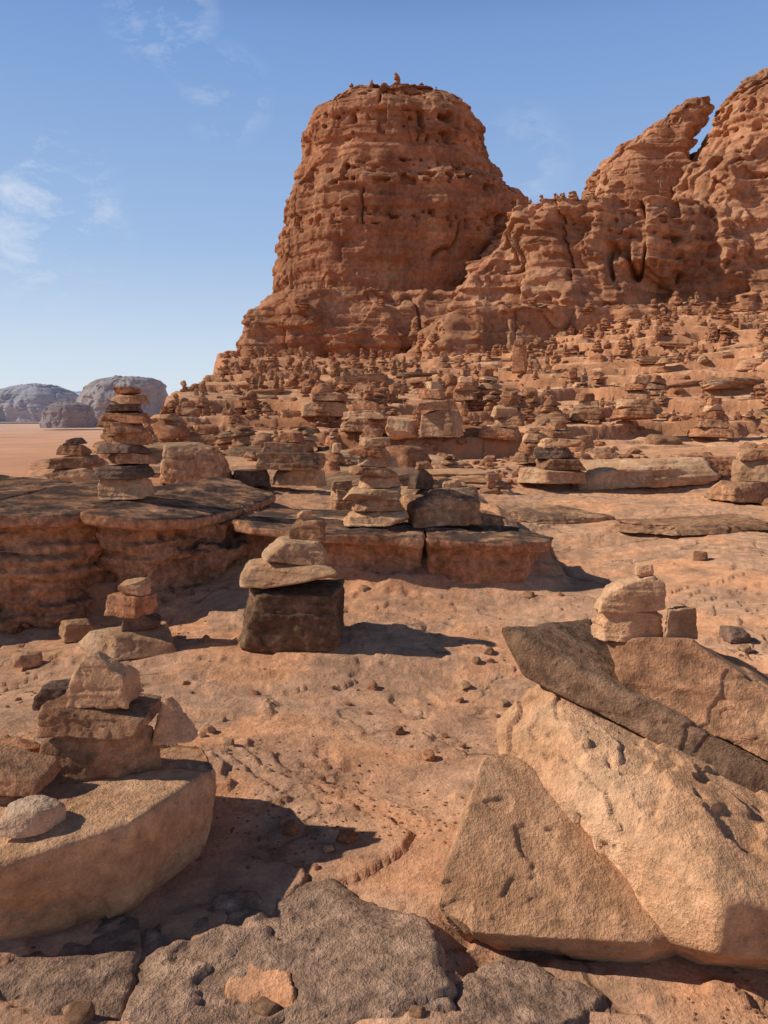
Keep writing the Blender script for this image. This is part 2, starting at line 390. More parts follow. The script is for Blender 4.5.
# ------------------------------------------------------------------ massifs
def massif(name,prof,Yc,dep,seed,mat,label,cat,nt=700,ns=330,sq=2.6,amp=1.0,low=.7,pits=0.0,crack=.3,fs=1.0,blk=0.0,zb=None,expdep=.6,lean=0.0,strat=1.0,capn_=1.0,flute=0.0,crisp=1.0,zk=.8,ff=.12,fine=.10):
    prof=sorted(prof,key=lambda a:-a[0])
    zs=[];xl=[];xr=[]
    for v,a,b in prof:
        p=P(a,v,Yc);q=P(b,v,Yc);zs.append(P(a,v,Yc-zk*dep)[2]);xl.append(p[0]);xr.append(q[0])
    if zb is not None:
        zs.insert(0,zb);xl.insert(0,xl[0]-1.0*fs);xr.insert(0,xr[0]+1.0*fs)
    zz=np.linspace(zs[0],zs[-1],ns)
    L_=np.interp(zz,zs,xl);R_=np.interp(zz,zs,xr)
    ncap=36
    zz=np.concatenate([zz,np.full(ncap,zz[-1])]);sc=np.concatenate([np.ones(ns),np.linspace(1,0,ncap+1)[1:]])
    L_=np.concatenate([L_,np.full(ncap,L_[-1])]);R_=np.concatenate([R_,np.full(ncap,R_[-1])])
    cx=(L_+R_)/2;hw=(R_-L_)/2;hd=dep*(hw/hw[:ns].max())**expdep
    tf=np.linspace(np.pi*.97,np.pi*2.03,int(nt*.78));tb=np.linspace(np.pi*2.03,np.pi*2.97,nt-int(nt*.78)+2)[1:-1]
    t=np.concatenate([tf,tb])
    nt=len(t)
    ct,st=np.cos(t),np.sin(t)
    k=(np.abs(ct)**sq+np.abs(st)**sq)**(-1/sq)
    ex,ey=ct*k,st*k
    hn=(zz-zz[0])/(zz[-1]-zz[0])
    X=cx[:,None]+hw[:,None]*ex[None]*sc[:,None]
    Yv=Yc+lean*hn[:,None]+hd[:,None]*ey[None]*sc[:,None]
    Z=np.repeat(zz[:,None],nt,1)
    x,y,z=X.ravel()/fs,Yv.ravel()/fs,Z.ravel()/fs
    zw=z+.6*fbm(x*.07,y*.07,z*.03,3,seed+1)
    d=low*fbm(x*.11,y*.11,z*.10,3,seed+2)
    s1=np.tanh(12*crisp*vnoise(x*.05,y*.05,zw*.30,seed+3));s2=np.tanh(8*crisp*vnoise(x*.12,y*.12,zw*.95,seed+4));s3=np.tanh(5*crisp*vnoise(x*.25,y*.25,zw*2.6,seed+5))
    d=d+strat*(.38*s1+.26*s2+.12*s3)
    if flute:
        fl=fbm(x*ff,y*ff,z*.035,3,seed+26,.42);d=d+flute*np.tanh(9*fl)
        fl=fbm(x*.36,y*.36,z*.05,2,seed+27);d=d+.22*flute*np.tanh(12*fl)
    if crack:
        c=fbm(x*.16,y*.16,z*.035,3,seed+6)
        brk=sm(-.2,.3,vnoise(x*.1,y*.1,zw*.35,seed+16))
        d=d-crack*1.1*np.exp(-(c/.022)**2)*brk
    if blk:
        b=fbm(x*.30,y*.30,z*.25,2,seed+8);d=d+blk*(sm(-.05,-.02,b)+sm(.2,.23,b)-1)
        b=fbm(x*.75,y*.75,z*.8,2,seed+18);d=d+blk*.30*(sm(-.03,.0,b)+sm(.2,.22,b)-1)
    if pits:
        hh=np.repeat(hn[:,None],nt,1).ravel()
        band=sm(.08,.25,vnoise(x*.03,y*.03,zw*.42,seed+19)+.6*sm(.70,.88,hh))
        pn=vnoise(x*1.0,y*1.0,zw*1.35,seed+9)
        d=d-pits*sm(.40,.56,pn)*band
        pn=vnoise(x*1.9,y*1.9,zw*2.3,seed+29)
        d=d-.5*pits*sm(.46,.62,pn)*band
    d=d+fine*fbm(x*1.1,y*1.1,z*1.8,4,seed+10,.6)
    d=(d*amp*fs).reshape(X.shape)
    fall=np.minimum(sc,1)[:,None]
    X=X+d*ct[None]*fall;Yv=Yv+d*st[None]*fall
    capn=(1-sc)[:,None]
    Z=Z+fs*amp*capn_*(.7*fbm(x*.5,y*.5,x*0,4,seed+12)).reshape(X.shape)*sm(.0,.25,capn)*1.2+fs*.25*(fbm(x*1.5,y*1.5,x*0,3,seed+14)).reshape(X.shape)*sm(.9,1,hn)[:,None]
    n_=len(zz)
    v=np.column_stack([X.ravel(),Yv.ravel(),Z.ravel()])
    ii=np.arange(n_*nt).reshape(n_,nt);jn=np.roll(ii,-1,axis=1)
    f=np.column_stack([ii[:-1].ravel(),jn[:-1].ravel(),jn[1:].ravel(),ii[1:].ravel()])
    link(name,mk_mesh(name,v,f,mat),kind='structure',label=label,cat=cat)
    return v,f
mass=[]
mass.append(massif('sandstone_butte',[(330,280,474),(305,280,472),(285,281,470),(268,281,480),(245,284,494),(212,287,510),(188,289,515),(178,292,512),(166,299,496),(130,305,482),(108,309,474),(94,316,463),(86,323,455),(80,332,447),(74,340,440)],92,11,101,BUTTE,'tall flat topped red sandstone butte rising in the centre','butte',nt=760,ns=460,pits=1.0,crack=1.2,zb=2.0,capn_=.4,strat=.5,low=.7,flute=.45,blk=.22,sq=3.2,crisp=1.5,fine=.12))
mass.append(massif('butte_foot',[(368,246,545),(345,247,545),(332,250,540),(318,256,530),(308,260,520),(299,267,505),(291,272,495)],84.5,10.5,131,BUTTE,'broad lower rock tier at the foot of the butte','rock tier',nt=760,ns=190,amp=.8,zb=1.0,blk=.55,sq=3.5,strat=.9,flute=.8,capn_=.5,crisp=1.6,crack=1.0,fine=.10))
mass.append(massif('broken_tier',[(345,410,960),(325,418,960),(312,425,960),(306,440,960)],72,7,141,CLIFF,'low broken rock tier under the right cliffs','rock tier',nt=900,ns=120,amp=.8,zb=1.0,blk=.8,sq=5,crack=.8,flute=.9,crisp=1.5,fine=.12))
mass.append(massif('cliff_tier',[(345,446,960),(300,456,960),(262,466,960),(244,472,960),(236,488,960),(222,494,960),(212,502,960),(204,508,960),(198,516,960)],78,9,151,CLIFF,'blocky red cliff tier right of the butte','cliff',nt=1000,ns=280,amp=1.0,zb=1.0,blk=.6,sq=6,lean=2,crack=2.1,low=.9,capn_=.4,strat=.7,flute=1.7,pits=.6,crisp=1.8,fine=.10))
mass.append(massif('leaning_crag',[(230,575,735),(200,584,708),(188,588,698),(175,592,690),(160,602,684),(150,610,684),(149,622,685),(140,628,688),(131,632,690),(129,644,692),(120,652,695),(113,658,697),(108,668,697),(104,676,696)],81,5,171,CLIFF,'blocky rock crag leaning right beside the notch','crag',nt=500,ns=260,amp=.5,blk=.8,flute=.9,pits=.8,zk=.3,capn_=.8,crisp=1.6,fine=.14,crack=1.5,sq=3.4,expdep=.3))
mass.append(massif('right_cliff',[(330,655,1000),(300,662,1000),(262,672,1000),(235,678,1000),(205,684,1000),(165,688,1000),(140,697,1000),(112,706,1000),(84,722,1000),(56,740,1000),(30,768,1000)],79,12,191,CLIFF,'high red cliff cut off by the right edge','cliff',nt=1000,ns=420,amp=.9,zb=1.0,blk=.6,sq=4.0,pits=.8,expdep=.3,low=.9,flute=1.5,crack=2.1,strat=.7,crisp=1.8,capn_=.5,lean=3,fine=.10))
print('massifs',time.time()-T0)
MB=[BVHTree.FromPolygons(v.tolist(),f.tolist()) for v,f in mass]
print('bvh',time.time()-T0)
def top_at(x,y):
    best=float(H(x,y)[0]);k='ground'
    if y<60:return best,k
    for i,b in enumerate(MB):
        h=b.ray_cast(Vector((x,y,80)),Vector((0,0,-1)))
        if h[0] is not None and h[0].z>best:best=h[0].z;k=i
    return best,k
def haze_mat(name,c1,c2,sc):  # distance haze painted into the mountains' base colour
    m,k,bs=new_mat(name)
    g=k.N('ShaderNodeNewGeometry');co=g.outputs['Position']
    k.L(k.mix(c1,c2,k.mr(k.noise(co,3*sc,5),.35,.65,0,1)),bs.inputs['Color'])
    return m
MK=dict(low=2.4,strat=.5,blk=.5,flute=.8,crack=0,fine=.12)
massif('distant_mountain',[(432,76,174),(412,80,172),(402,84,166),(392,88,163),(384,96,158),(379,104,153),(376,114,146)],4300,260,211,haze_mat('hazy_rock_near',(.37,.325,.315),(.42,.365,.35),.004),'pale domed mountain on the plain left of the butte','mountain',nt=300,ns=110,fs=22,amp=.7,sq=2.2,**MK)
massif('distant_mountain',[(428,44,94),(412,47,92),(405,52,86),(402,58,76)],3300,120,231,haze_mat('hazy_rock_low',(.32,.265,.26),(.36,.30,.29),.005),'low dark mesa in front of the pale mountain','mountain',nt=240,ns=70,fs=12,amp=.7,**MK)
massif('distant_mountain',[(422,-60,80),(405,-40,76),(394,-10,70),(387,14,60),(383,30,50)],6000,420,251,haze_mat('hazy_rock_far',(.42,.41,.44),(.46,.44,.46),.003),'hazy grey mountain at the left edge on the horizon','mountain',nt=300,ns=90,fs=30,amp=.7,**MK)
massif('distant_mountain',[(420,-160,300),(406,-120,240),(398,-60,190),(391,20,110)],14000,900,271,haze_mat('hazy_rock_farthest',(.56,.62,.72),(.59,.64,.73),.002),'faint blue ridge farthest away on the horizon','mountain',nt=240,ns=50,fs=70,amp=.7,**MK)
# ------------------------------------------------------------------ bedrock ledges and slabs
def vox_obj(name,hulls,vox,mat,seed,label,cat,kind=None,sup=True,group=None,**kw):
    v,f=vox_rock(hulls,vox,seed,**kw)
    c=(v.min(0)+v.max(0))/2
    link(name,mk_mesh(name,v-c,f,MAT[mat]),c,label=label,cat=cat,kind=kind,group=group)
    if sup:SLABS.append(v)
    return v
def prism(xy,zt,zb,inset=.05):
    pts=[]
    cx=sum(a for a,_ in xy)/len(xy);cy=sum(b for _,b in xy)/len(xy)
    for x,y in xy:
        zz=zt(x,y) if callable(zt) else zt
        pts.append((x,y,zz));pts.append((x+(cx-x)*inset,y+(cy-y)*inset,zz-zb))
    return pts
LT=lambda x,y:float(ledge_top(x))+.05+.02*(y-6)
LR_=lambda x,y:float(np.interp(x,[-1.4,1.5],[.55,.42]))
LK=dict(amp=.008,chip=.010,lam=.005,worn=.6,iters=3,base=.15)
FK=dict(amp=.035,chip=.055,lam=.024,worn=.8,iters=3,base=.15)
LA=lambda d:(lambda x,y:LT(x,y)+d)
LB=lambda d:(lambda x,y:LR_(x,y)+d)
vox_obj('rock_ledge',[prism([(-5.3,5.8),(-4.3,5.7),(-3.75,5.8),(-3.35,5.88),(-3.3,8.2),(-4.6,9.0)],LA(0),.085,.01)],.017,'slab',301,'dark flat bedrock ledge cut off by the left edge','rock ledge','structure',**LK)
vox_obj('rock_ledge',[prism([(-3.34,5.92),(-3.1,5.86),(-2.85,5.96),(-2.65,5.94),(-2.45,6.1),(-2.40,7.6),(-3.0,8.8),(-3.34,8.2)],LA(-.012),.085,.01)],.017,'slab',302,'cracked bedrock ledge left of the tall left cairn','rock ledge','structure',**LK)
vox_obj('rock_ledge',[prism([(-2.44,6.12),(-2.2,6.02),(-1.95,6.08),(-1.8,6.28),(-1.62,6.45),(-1.42,7.2),(-1.2,8.6),(-2.0,9.6),(-2.44,8.0)],LA(.0),.09,.01)],.017,'slab',305,'dark flat bedrock ledge carrying the tall left cairn','rock ledge','structure',**LK)
vox_obj('rock_face',[prism([(-5.3,5.82),(-4.2,5.90),(-3.7,5.94),(-3.25,6.15),(-3.2,8),(-5.2,8)],LA(-.08),.42,.0),prism([(-5.3,5.95),(-4.2,6.0),(-3.6,6.1),(-3.2,6.3),(-3.2,8),(-5.2,8)],LA(-.45),.6,-.05)],.02,'slab',311,'rough orange rock face below the ledge at left edge','rock face','structure',sup=False,**FK)
vox_obj('rock_face',[prism([(-3.42,6.3),(-3.1,6.08),(-2.7,6.15),(-2.45,6.45),(-2.4,8),(-3.4,8)],LA(-.08),.34,-.02),prism([(-3.4,6.2),(-3.0,6.0),(-2.6,6.12),(-2.35,6.6),(-3.3,8)],LA(-.38),.6,-.03)],.02,'slab',313,'broken orange rock face below the tall left cairn','rock face','structure',sup=False,**FK)
vox_obj('rock_face',[prism([(-2.45,6.45),(-2.1,6.28),(-1.8,6.62),(-1.4,7.3),(-1.3,8),(-2.4,8)],LA(-.08),.26,.0),prism([(-2.45,6.55),(-2.0,6.36),(-1.6,6.85),(-1.15,7.2),(-1.2,8),(-2.4,8)],LA(-.30),.6,-.03)],.02,'slab',315,'stepped rock face in the alcove left of middle cairn','rock face','structure',sup=False,**FK)
vox_obj('rock_ledge',[prism([(-1.38,6.9),(-1.15,6.62),(-.75,6.6),(-.55,6.42),(.1,6.44),(.34,6.40),(.42,7.6),(-.2,8.1),(-1.2,7.8)],LB(0),.09,.01),prism([(-1.3,7.1),(-.8,6.82),(-.3,6.68),(.34,6.64),(.34,7.5),(-1.1,7.7)],LB(-.08),.40,.02)],.017,'slab',303,'dark flat ledge right behind the middle cairn','rock ledge','structure',**LK)
vox_obj('rock_ledge',[prism([(.36,6.42),(.62,6.36),(1.1,6.36),(1.42,6.5),(1.56,6.9),(1.1,7.5),(.4,7.6)],LB(-.005),.09,.01),prism([(.36,6.55),(.7,6.44),(1.2,6.45),(1.42,6.85),(.9,7.4),(.4,7.4)],LB(-.09),.36,.02)],.017,'slab',307,'thick end of the ledge with a tan broken face','rock ledge','structure',**LK)
def floor_slab(pix,seed,label,dz=.0,th=.25,mat='plate'):
    xy=[G(u,v)[:2] for u,v in pix]
    A=np.array([[x,y,1] for x,y in xy]);hz=np.array([float(H(x,y)[0]) for x,y in xy])
    co_=np.linalg.lstsq(A,hz,rcond=None)[0];off=max(hz-A@co_)*.3+dz
    vox_obj('bedrock_slab',[prism(xy,lambda x,y:float(co_[0]*x+co_[1]*y+co_[2]+off),th,.02)],.010,mat,seed,label,'bedrock slab','structure',amp=.026,low=1.9,chip=.016,worn=.8,iters=3,base=.2)
floor_slab([(-140,930),(30,912),(90,925),(139,920),(133,985),(100,1090),(-180,1090)],321,'brown bedrock slab in the bottom left corner')
floor_slab([(144,930),(190,905),(270,900),(330,880),(380,905),(425,925),(440,985),(470,1090),(108,1090),(140,1000)],323,'cracked brown bedrock slab at the bottom centre')
floor_slab([(452,990),(500,968),(560,985),(610,1000),(640,1050),(660,1120),(480,1120)],325,'brown bedrock slab added as dark shade below the right boulder',dz=.0)  # slab laid here to darken the ground where the boulder's shade falls
# ------------------------------------------------------------------ foreground boulders
BK=dict(amp=.008,low=1.2,chip=.018,worn=.5,iters=3,base=.1)
WA=vox_obj('boulder',[[P(206,740,2.82),P(219,764,2.56),P(219,800,2.50),P(206,850,2.42),P(132,822,2.10),P(128,904,2.12),P(0,866,1.95),P(0,932,2.0),P(-160,878,1.96),P(-160,738,2.8),P(40,738,2.92),
   (-.64,2.50,-.12),(-.84,2.26,-.14),(-1.05,2.12,-.14),(-1.7,2.08,-.14),(-1.7,2.9,-.14),(-.64,2.8,-.14)],
   [P(60,760,2.62),P(-120,760,2.6),P(-120,800,2.2),P(10,800,2.25),P(40,735,2.85),P(-120,735,2.9),(-1.1,2.4,.1),(-1.6,2.4,.1),(-1.2,2.8,.1)]],.008,'boulder',331,'big tan boulder carrying a cairn at bottom left','boulder',**BK)
WB2=vox_obj('boulder',[[P(482,758,2.44),P(528,748,2.62),P(466,812,2.24),P(440,880,2.08),P(434,902,2.06),P(444,918,2.04),P(472,934,1.98),P(560,940,1.95),P(640,944,1.93),P(690,930,2.0),P(690,800,2.45),
   (.22,2.34,-.3),(.50,2.24,-.3),(.85,2.20,-.3),(.85,2.6,-.3),(.3,2.75,-.3)]],.008,'boulder',341,'smooth tan boulder wedged under the largest right boulder','boulder',amp=.007,low=1.2,chip=.010,worn=.5,iters=3,base=.1)
A_=np.array(P(528,664,2.78));B_=np.array(P(768,786,2.42));e1=B_-A_;e1/=np.linalg.norm(e1)
e2=np.array((.35,1,.02));e2=e2-e1*(e1@e2);e2/=np.linalg.norm(e2);e3=np.cross(e1,e2)
def pl(s,t,h=0):return tuple(A_+e1*s+e2*t+e3*h)
WB=vox_obj('boulder',[[pl(.06,.02),pl(1.25,.0),pl(2.0,.02),pl(2.0,.8),pl(.9,.85),pl(.15,.6),P(497,722,2.66),P(502,757,2.56),P(576,742,2.40),P(700,806,2.12),P(690,868,2.01),P(722,898,1.85),P(717,952,1.86),P(662,936,1.98),P(960,955,2.2),P(960,880,2.25),P(526,812,2.48),P(600,812,2.26),
   (1.7,2.5,-.3),(.95,2.28,-.3),(1.9,3.0,-.3),(.55,3.1,-.3)]],.008,'boulder',351,'largest tan boulder at right with a tilted dark slab on top','boulder',**BK)
SK=dict(amp=.005,chip=.008,lam=.005,worn=.6,iters=2,base=.1)
WS=vox_obj('rock_slab',[[pl(.02,-.08,-.01),pl(.6,-.12,-.01),pl(1.25,-.10,-.01),pl(2.0,-.1,-.01),pl(2.0,.6,-.02),pl(1.0,.7,-.02),pl(.2,.55,-.02),pl(-.08,.25,-.01),
   pl(-.13,-.02,.085),pl(-.05,-.07,.105),pl(.25,-.10,.105),pl(1.25,-.09,.105),pl(2.0,-.08,.105),pl(2.0,.6,.10),pl(1.0,.68,.105),pl(.1,.5,.11)]],.0075,'umber',361,'dark brown tilted slab lying across the largest boulder','rock slab',**SK)
WS2=vox_obj('rock_slab',[[pl(.34,-.05,.095),pl(.9,-.08,.095),pl(1.40,-.06,.095),pl(1.6,.5,.09),pl(.5,.45,.095),P(604,641,2.68),P(640,639,2.62),P(692,640,2.58),P(768,690,2.46),P(840,743,2.43),P(640,632,2.95),P(770,675,2.92),P(850,733,2.85)]],.0075,'brown',363,'brown angular slab lying on the dark tilted slab','rock slab',**SK)
USED=[]
def stone_obj(v,f,mat,label,name='cairn_stone',cat='stone',group=None):
    c=(v.min(0)+v.max(0))/2
    return link(name,mk_mesh(name,v-c,f,MAT[mat]),c,label=label,cat=cat,group=group)
def put(u,w,h,Y,vref,mat,seed,sup,label,group,ground=True,dr=.85,lvl=6,emb=0,name='cairn_stone',cat='stone',pen=None,**kw):
    s=mpp(vref,Y)
    v,f=stone_verts(seed,(w*s/2,w*s*dr/2,h*s/2),lvl,**kw)
    x=P(u,vref,Y)[0]
    v=v+np.array([x,Y,6.0])
    dz=drop(v,sup,ground,emb,pen=min(.10*h*s,.016) if pen is None else pen);v[:,2]+=dz
    stone_obj(v,f,mat,label,name,cat,group)
    return v
ORD=['','first','second','third','fourth','fifth','sixth','seventh','eighth','ninth','tenth','eleventh','twelfth','thirteenth','fourteenth','fifteenth']
NM={'tan':'tan','pale':'pale','brown':'brown','red':'reddish','dark':'dark','block':'dark topped brown','boulder':'tan','umber':'dark brown'}
sd=[1000]
def stack(u0,v0,spec,desc,lvl=6,Y=None,emb=.02,k=1.0):
    if Y is None:Y=G(u0,v0)[1]
    sup=[];n=len(spec)
    USED.append((u0,v0,max(s[1] for s in spec)))
    for i,sp in enumerate(spec):
        u,w,h,m=sp[:4];sd[0]+=7
        lab=sp[4] if len(sp)>4 else '%s %s stone, %s from bottom of %s'%(NM[m],'flat' if w>2.6*h else 'blocky',ORD[i+1],desc)
        kw=sp[5] if len(sp)>5 else {}
        v=put(u,w,h*k,Y,v0,m,sd[0],sup+SLABS,lab,'stones of '+desc,lvl=lvl,emb=emb if i==0 else 0,**kw)
        sup.append(v)
    return sup
supA=[WA]
def on(supl,u,w,h,Y,v,m,label,group,**kw):
    sd[0]+=7
    x=put(u,w,h,Y,v,m,sd[0],supl,label,group,ground=False,**kw);supl.append(x);return x
ga='stones on the left boulder'
POINT=[(-1,-1,-1),(.8,-1,-1),(1,.7,-.9),(-.8,1,-1),(-.42,-.35,.95),(-.3,.25,1),(.10,-.3,.62),(.6,-.6,.05),(.75,.5,.05),(-1,-.2,.1),(-.85,-.7,.25)]
WEDGE=[(-1,-1,-1),(1,-1,-.8),(1,1,-.8),(-1,1,-1),(-.35,-.3,1),(-.15,.3,1),(-.9,0,.1)]
SLANT=[(-1,-.9,-.9),(.8,-1,-1),(1,.8,-.7),(-.8,1,-.9),(-.95,-.7,.9),(-.7,.9,1),(.95,-.8,-.1),(1,.6,.2)]
on(supA,106,116,50,2.52,770,'brown','brown block at the base of the cairn on left boulder',ga,cl=.8,ch=1.15,cuts=10,tilt=.14,chip=.04)
on(supA,104,104,30,2.52,735,'brown','brown slanting slab under the pointed top stone',ga,pts=SLANT,dr=.8,chip=.04)
on(supA,108,64,52,2.52,700,'tan','tan pointed top stone of the cairn on left boulder',ga,pts=POINT,dr=.8,chip=.05,amp=.09)
on(supA,177,42,46,2.50,765,'tan','small wedge shaped stone standing right of the brown block',ga,pts=WEDGE,dr=.6)
on(supA,12,88,34,2.3,815,'brown','brown stone cut by the left edge on the boulder',ga,dr=.6,pts=SLANT)
on(supA,2,86,26,2.5,780,'red','flat reddish stone at the left edge behind brown stone',ga,dr=.6)
on(supA,36,56,28,2.10,848,'pale','pale rounded stone on the front lip of left boulder',ga,cuts=14,cl=.75,ch=1.0,p=20)
supB=[WB,WS,WS2]
gb='stones topping the right boulder'
on(supB,628,68,34,2.70,630,'tan','tan block on the brown slab below the rounded stone',gb,dr=.5,cuts=4,yaw=.1)
on(supB,630,68,38,2.70,592,'tan','tan slanting stone under the tiny top pebble at right',gb,pts=[(-1,-.7,-1),(.9,-.8,-.85),(1,.8,-.8),(-.9,.8,-1),(-.9,-.5,-.2),(-.3,-.8,.6),(.55,-.5,1),(.95,-.6,.6),(.6,.6,1),(-.5,.7,.4)],p=22,dr=.45)
on(supB,645,20,14,2.70,567,'tan','tiny pebble on very top of the right boulder cairn',gb,lvl=5)
supB2=[WB,WS,WS2]
on(supB2,678,35,36,2.67,630,'tan','small tan block right beside the larger tan block',gb,dr=.8,cuts=4,yaw=.2)
# ------------------------------------------------------------------ named middle stacks
LENS=dict(cuts=14,cl=.70,ch=1.05,p=26,tilt=.10)
stack(291,640,[(291,106,60,'umber','wide dark brown block at the base of the middle cairn',dict(cuts=3,yaw=.06,cl=1.2,ch=1.5,dr=.75,tilt=.02)),
  (290,102,32,'tan','wide flat tan stone on the dark block',LENS),(297,66,26,'tan','flat tan stone third up in the middle cairn',LENS),
  (309,36,22,'brown','brown blocky stone near the top of middle cairn',dict(dr=.7)),(306,16,10,'tan','tiny stone on top of the middle cairn',dict())],'the middle cairn')
stack(130,648,[(130,106,22,'tan','wide thin tan slab under the small left cairn',dict(cuts=8,cl=.75,ch=1.1)),(142,42,20,'dark','dark stone on the wide thin slab',dict()),
  (133,48,22,'red','orange red block in the small left cairn',dict(cuts=3)),(139,30,17,'tan','tan top stone of the small left cairn',dict())],'the small left cairn')
stack(125,512,[(125,56,24,'tan'),(128,60,15,'dark'),(134,44,13,'brown'),(128,52,12,'dark'),(136,40,13,'red'),(130,46,12,'brown'),(134,42,11,'red'),(128,34,10,'dark'),(134,36,10,'brown'),(132,28,9,'red')],'tall left cairn')
stack(78,485,[(78,52,18,'tan'),(80,48,13,'brown'),(76,32,12,'red'),(78,20,8,'dark')],'short cairn at far left')
stack(194,484,[(194,72,40,'block','thick dark topped brown block standing alone on left ledge',dict(cuts=5))],'thick left block')
stack(280,489,[(252,42,18,'dark'),(299,54,20,'tan'),(292,66,18,'block'),(284,48,12,'brown'),(290,30,11,'red')],'squat stack behind middle cairn')
stack(375,531,[(375,68,16,'tan'),(378,54,14,'brown'),(372,60,14,'tan'),(380,46,13,'tan'),(374,52,12,'brown'),(378,40,12,'tan'),(370,44,12,'red'),(375,32,11,'tan'),(372,22,9,'brown')],'tall central cairn')
stack(440,526,[(440,82,38,'block','large dark topped block right of the tall central cairn',dict(cuts=5)),(420,26,22,'dark','small dark stone on the large block, left',dict()),(450,24,9,'tan','small tan stone on the large block, right',dict()),(424,18,8,'brown','tiny brown stone topping the large block',dict())],'the large central block')
stack(345,515,[(343,34,18,'brown'),(344,28,12,'tan'),(342,22,10,'brown')],'little cairn left of central cairn')
stack(366,450,[(366,52,16,'brown'),(364,44,10,'tan'),(366,30,9,'red')],'flat stack behind central cairn')
stack(555,490,[(550,66,17,'tan'),(557,48,13,'brown'),(552,42,12,'dark'),(559,42,10,'tan'),(554,32,10,'brown'),(556,22,8,'red')],'wide cairn right of centre')
stack(750,502,[(742,66,22,'brown'),(752,44,24,'tan'),(750,34,12,'brown')],'stack at right edge')
stack(505,444,[(500,44,14,'red'),(508,36,12,'brown'),(504,28,12,'tan'),(507,18,8,'red')],'cairn above centre right')
stack(430,441,[(402,34,24,'tan'),(441,44,28,'tan'),(436,44,12,'brown'),(432,28,11,'red'),(434,18,8,'tan')],'blocks uphill of central cairn')
stack(634,438,[(634,44,12,'red'),(634,34,10,'tan'),(636,28,9,'brown'),(633,22,8,'red'),(635,15,7,'tan')],'pyramid cairn on right slope')
stack(711,441,[(712,44,12,'red'),(710,34,10,'brown'),(712,26,9,'red'),(711,20,8,'tan'),(712,13,7,'red')],'pyramid cairn near right edge')
stack(520,380,[(519,15,28,'red','upright red slab standing on slope below the butte',dict(dr=.6,cuts=3)),(519,12,6,'brown')],'upright slab')
stack(325,421,[(324,48,16,'tan'),(327,40,10,'brown'),(322,22,8,'red')],'flat stack uphill of squat stack')
stack(202,447,[(200,40,12,'brown'),(206,30,10,'red')],'low pile behind thick left block')
stack(535,464,[(533,44,12,'brown'),(537,36,11,'red'),(534,28,10,'tan'),(535,18,7,'brown')],'cairn behind wide cairn')
stack(465,402,[(465,26,11,'brown'),(464,21,9,'red'),(466,15,8,'tan'),(465,10,6,'brown')],'thin cairn high in centre')
stack(585,422,[(585,36,12,'brown'),(586,28,9,'tan'),(584,20,8,'red')],'cairn left of pyramid cairn')
def outcrop(u,v,w,h,dr,mat,seed,label,emb=.05):
    Y=G(u,v)[1]
    x=put(u,w,h,Y+.2,v,mat,seed,[],label,None,dr=dr,lvl=6,emb=emb,name='rock_slab',cat='rock slab',yaw=.1,cuts=9,cl=.8,ch=1.15,bed=.05,amp=.08,chip=.05);SLABS.append(x)
    USED.append((u,v,w))
outcrop(555,523,112,16,.6,'block',401,'thin flat dark slab on the sand right of the ledge')
outcrop(692,529,150,14,.6,'brown',403,'thin flat slab on sand near right edge',.04)
outcrop(640,488,150,30,.5,'tan',405,'wide rounded tan slab behind the thin flat slabs',.1)
outcrop(720,476,110,22,.5,'red',407,'reddish slab above wide rounded slab at right',.1)
outcrop(470,527,70,16,.6,'brown',409,'small flat slab beside the large central block',.03)
print('stacks',time.time()-T0)
# ------------------------------------------------------------------ loose stones near
rng=random.Random(5)
def px_ok(u,v,m=.6):
    return all(abs(u-a)>m*w+6 or abs(v-b)>26 for a,b,w in USED)
named=[(60,706,42,26,'dark','dark loose stone behind the left boulder cairn'),(28,668,30,14,'brown','brown loose stone near left edge'),(75,640,40,20,'tan','tan loose stone left of the small left cairn'),
 (735,640,26,16,'dark','dark loose stone on sand near right edge'),(700,560,16,10,'brown','small brown stone on right sand')]
for u,v,w,h,m,lab in named:
    sd[0]+=7
    put(u,w,h,G(u,v)[1],v,m,sd[0],[],lab,'loose stones',lvl=5,emb=.015,name='loose_stone')
lm=[]
for i in range(12):
    v,f=stone_verts(7000+i*3,(1,.8,.55),4,cuts=9,cl=.7,ch=1.1,amp=.08)
    lm.append(mk_mesh('loose_stone',v,f,MAT[['brown','tan','red','tan'][i%4]]))
cnt=0;tries=0
def clear_of_fore(x,y):
    return not((-1.8<x<-.45 and 1.9<y<2.95) or (.05<x<1.9 and 1.75<y<3.2))
while cnt<140 and tries<3000:
    tries+=1
    y=rng.uniform(1.5,3.3)*rng.choice([1,1.4,2,2.7]);x=y*rng.uniform(-.55,.55)
    if not clear_of_fore(x,y):continue
    z=float(H(x,y)[0]);u,v=proj(x,y,z)
    if not px_ok(u,v):continue
    s=rng.choice([.008,.010,.013,.018,.024,.035])*(1+.06*y)
    o=link('loose_stone',lm[rng.randrange(12)],(x,y,z+s*.25),label='small loose stone scattered on the sandy rock floor',cat='stone',group='small loose stones on the rock floor')
    o.scale=(s,s,s);o.rotation_euler=(rng.uniform(-.2,.2),rng.uniform(-.2,.2),rng.uniform(0,6.28));cnt+=1
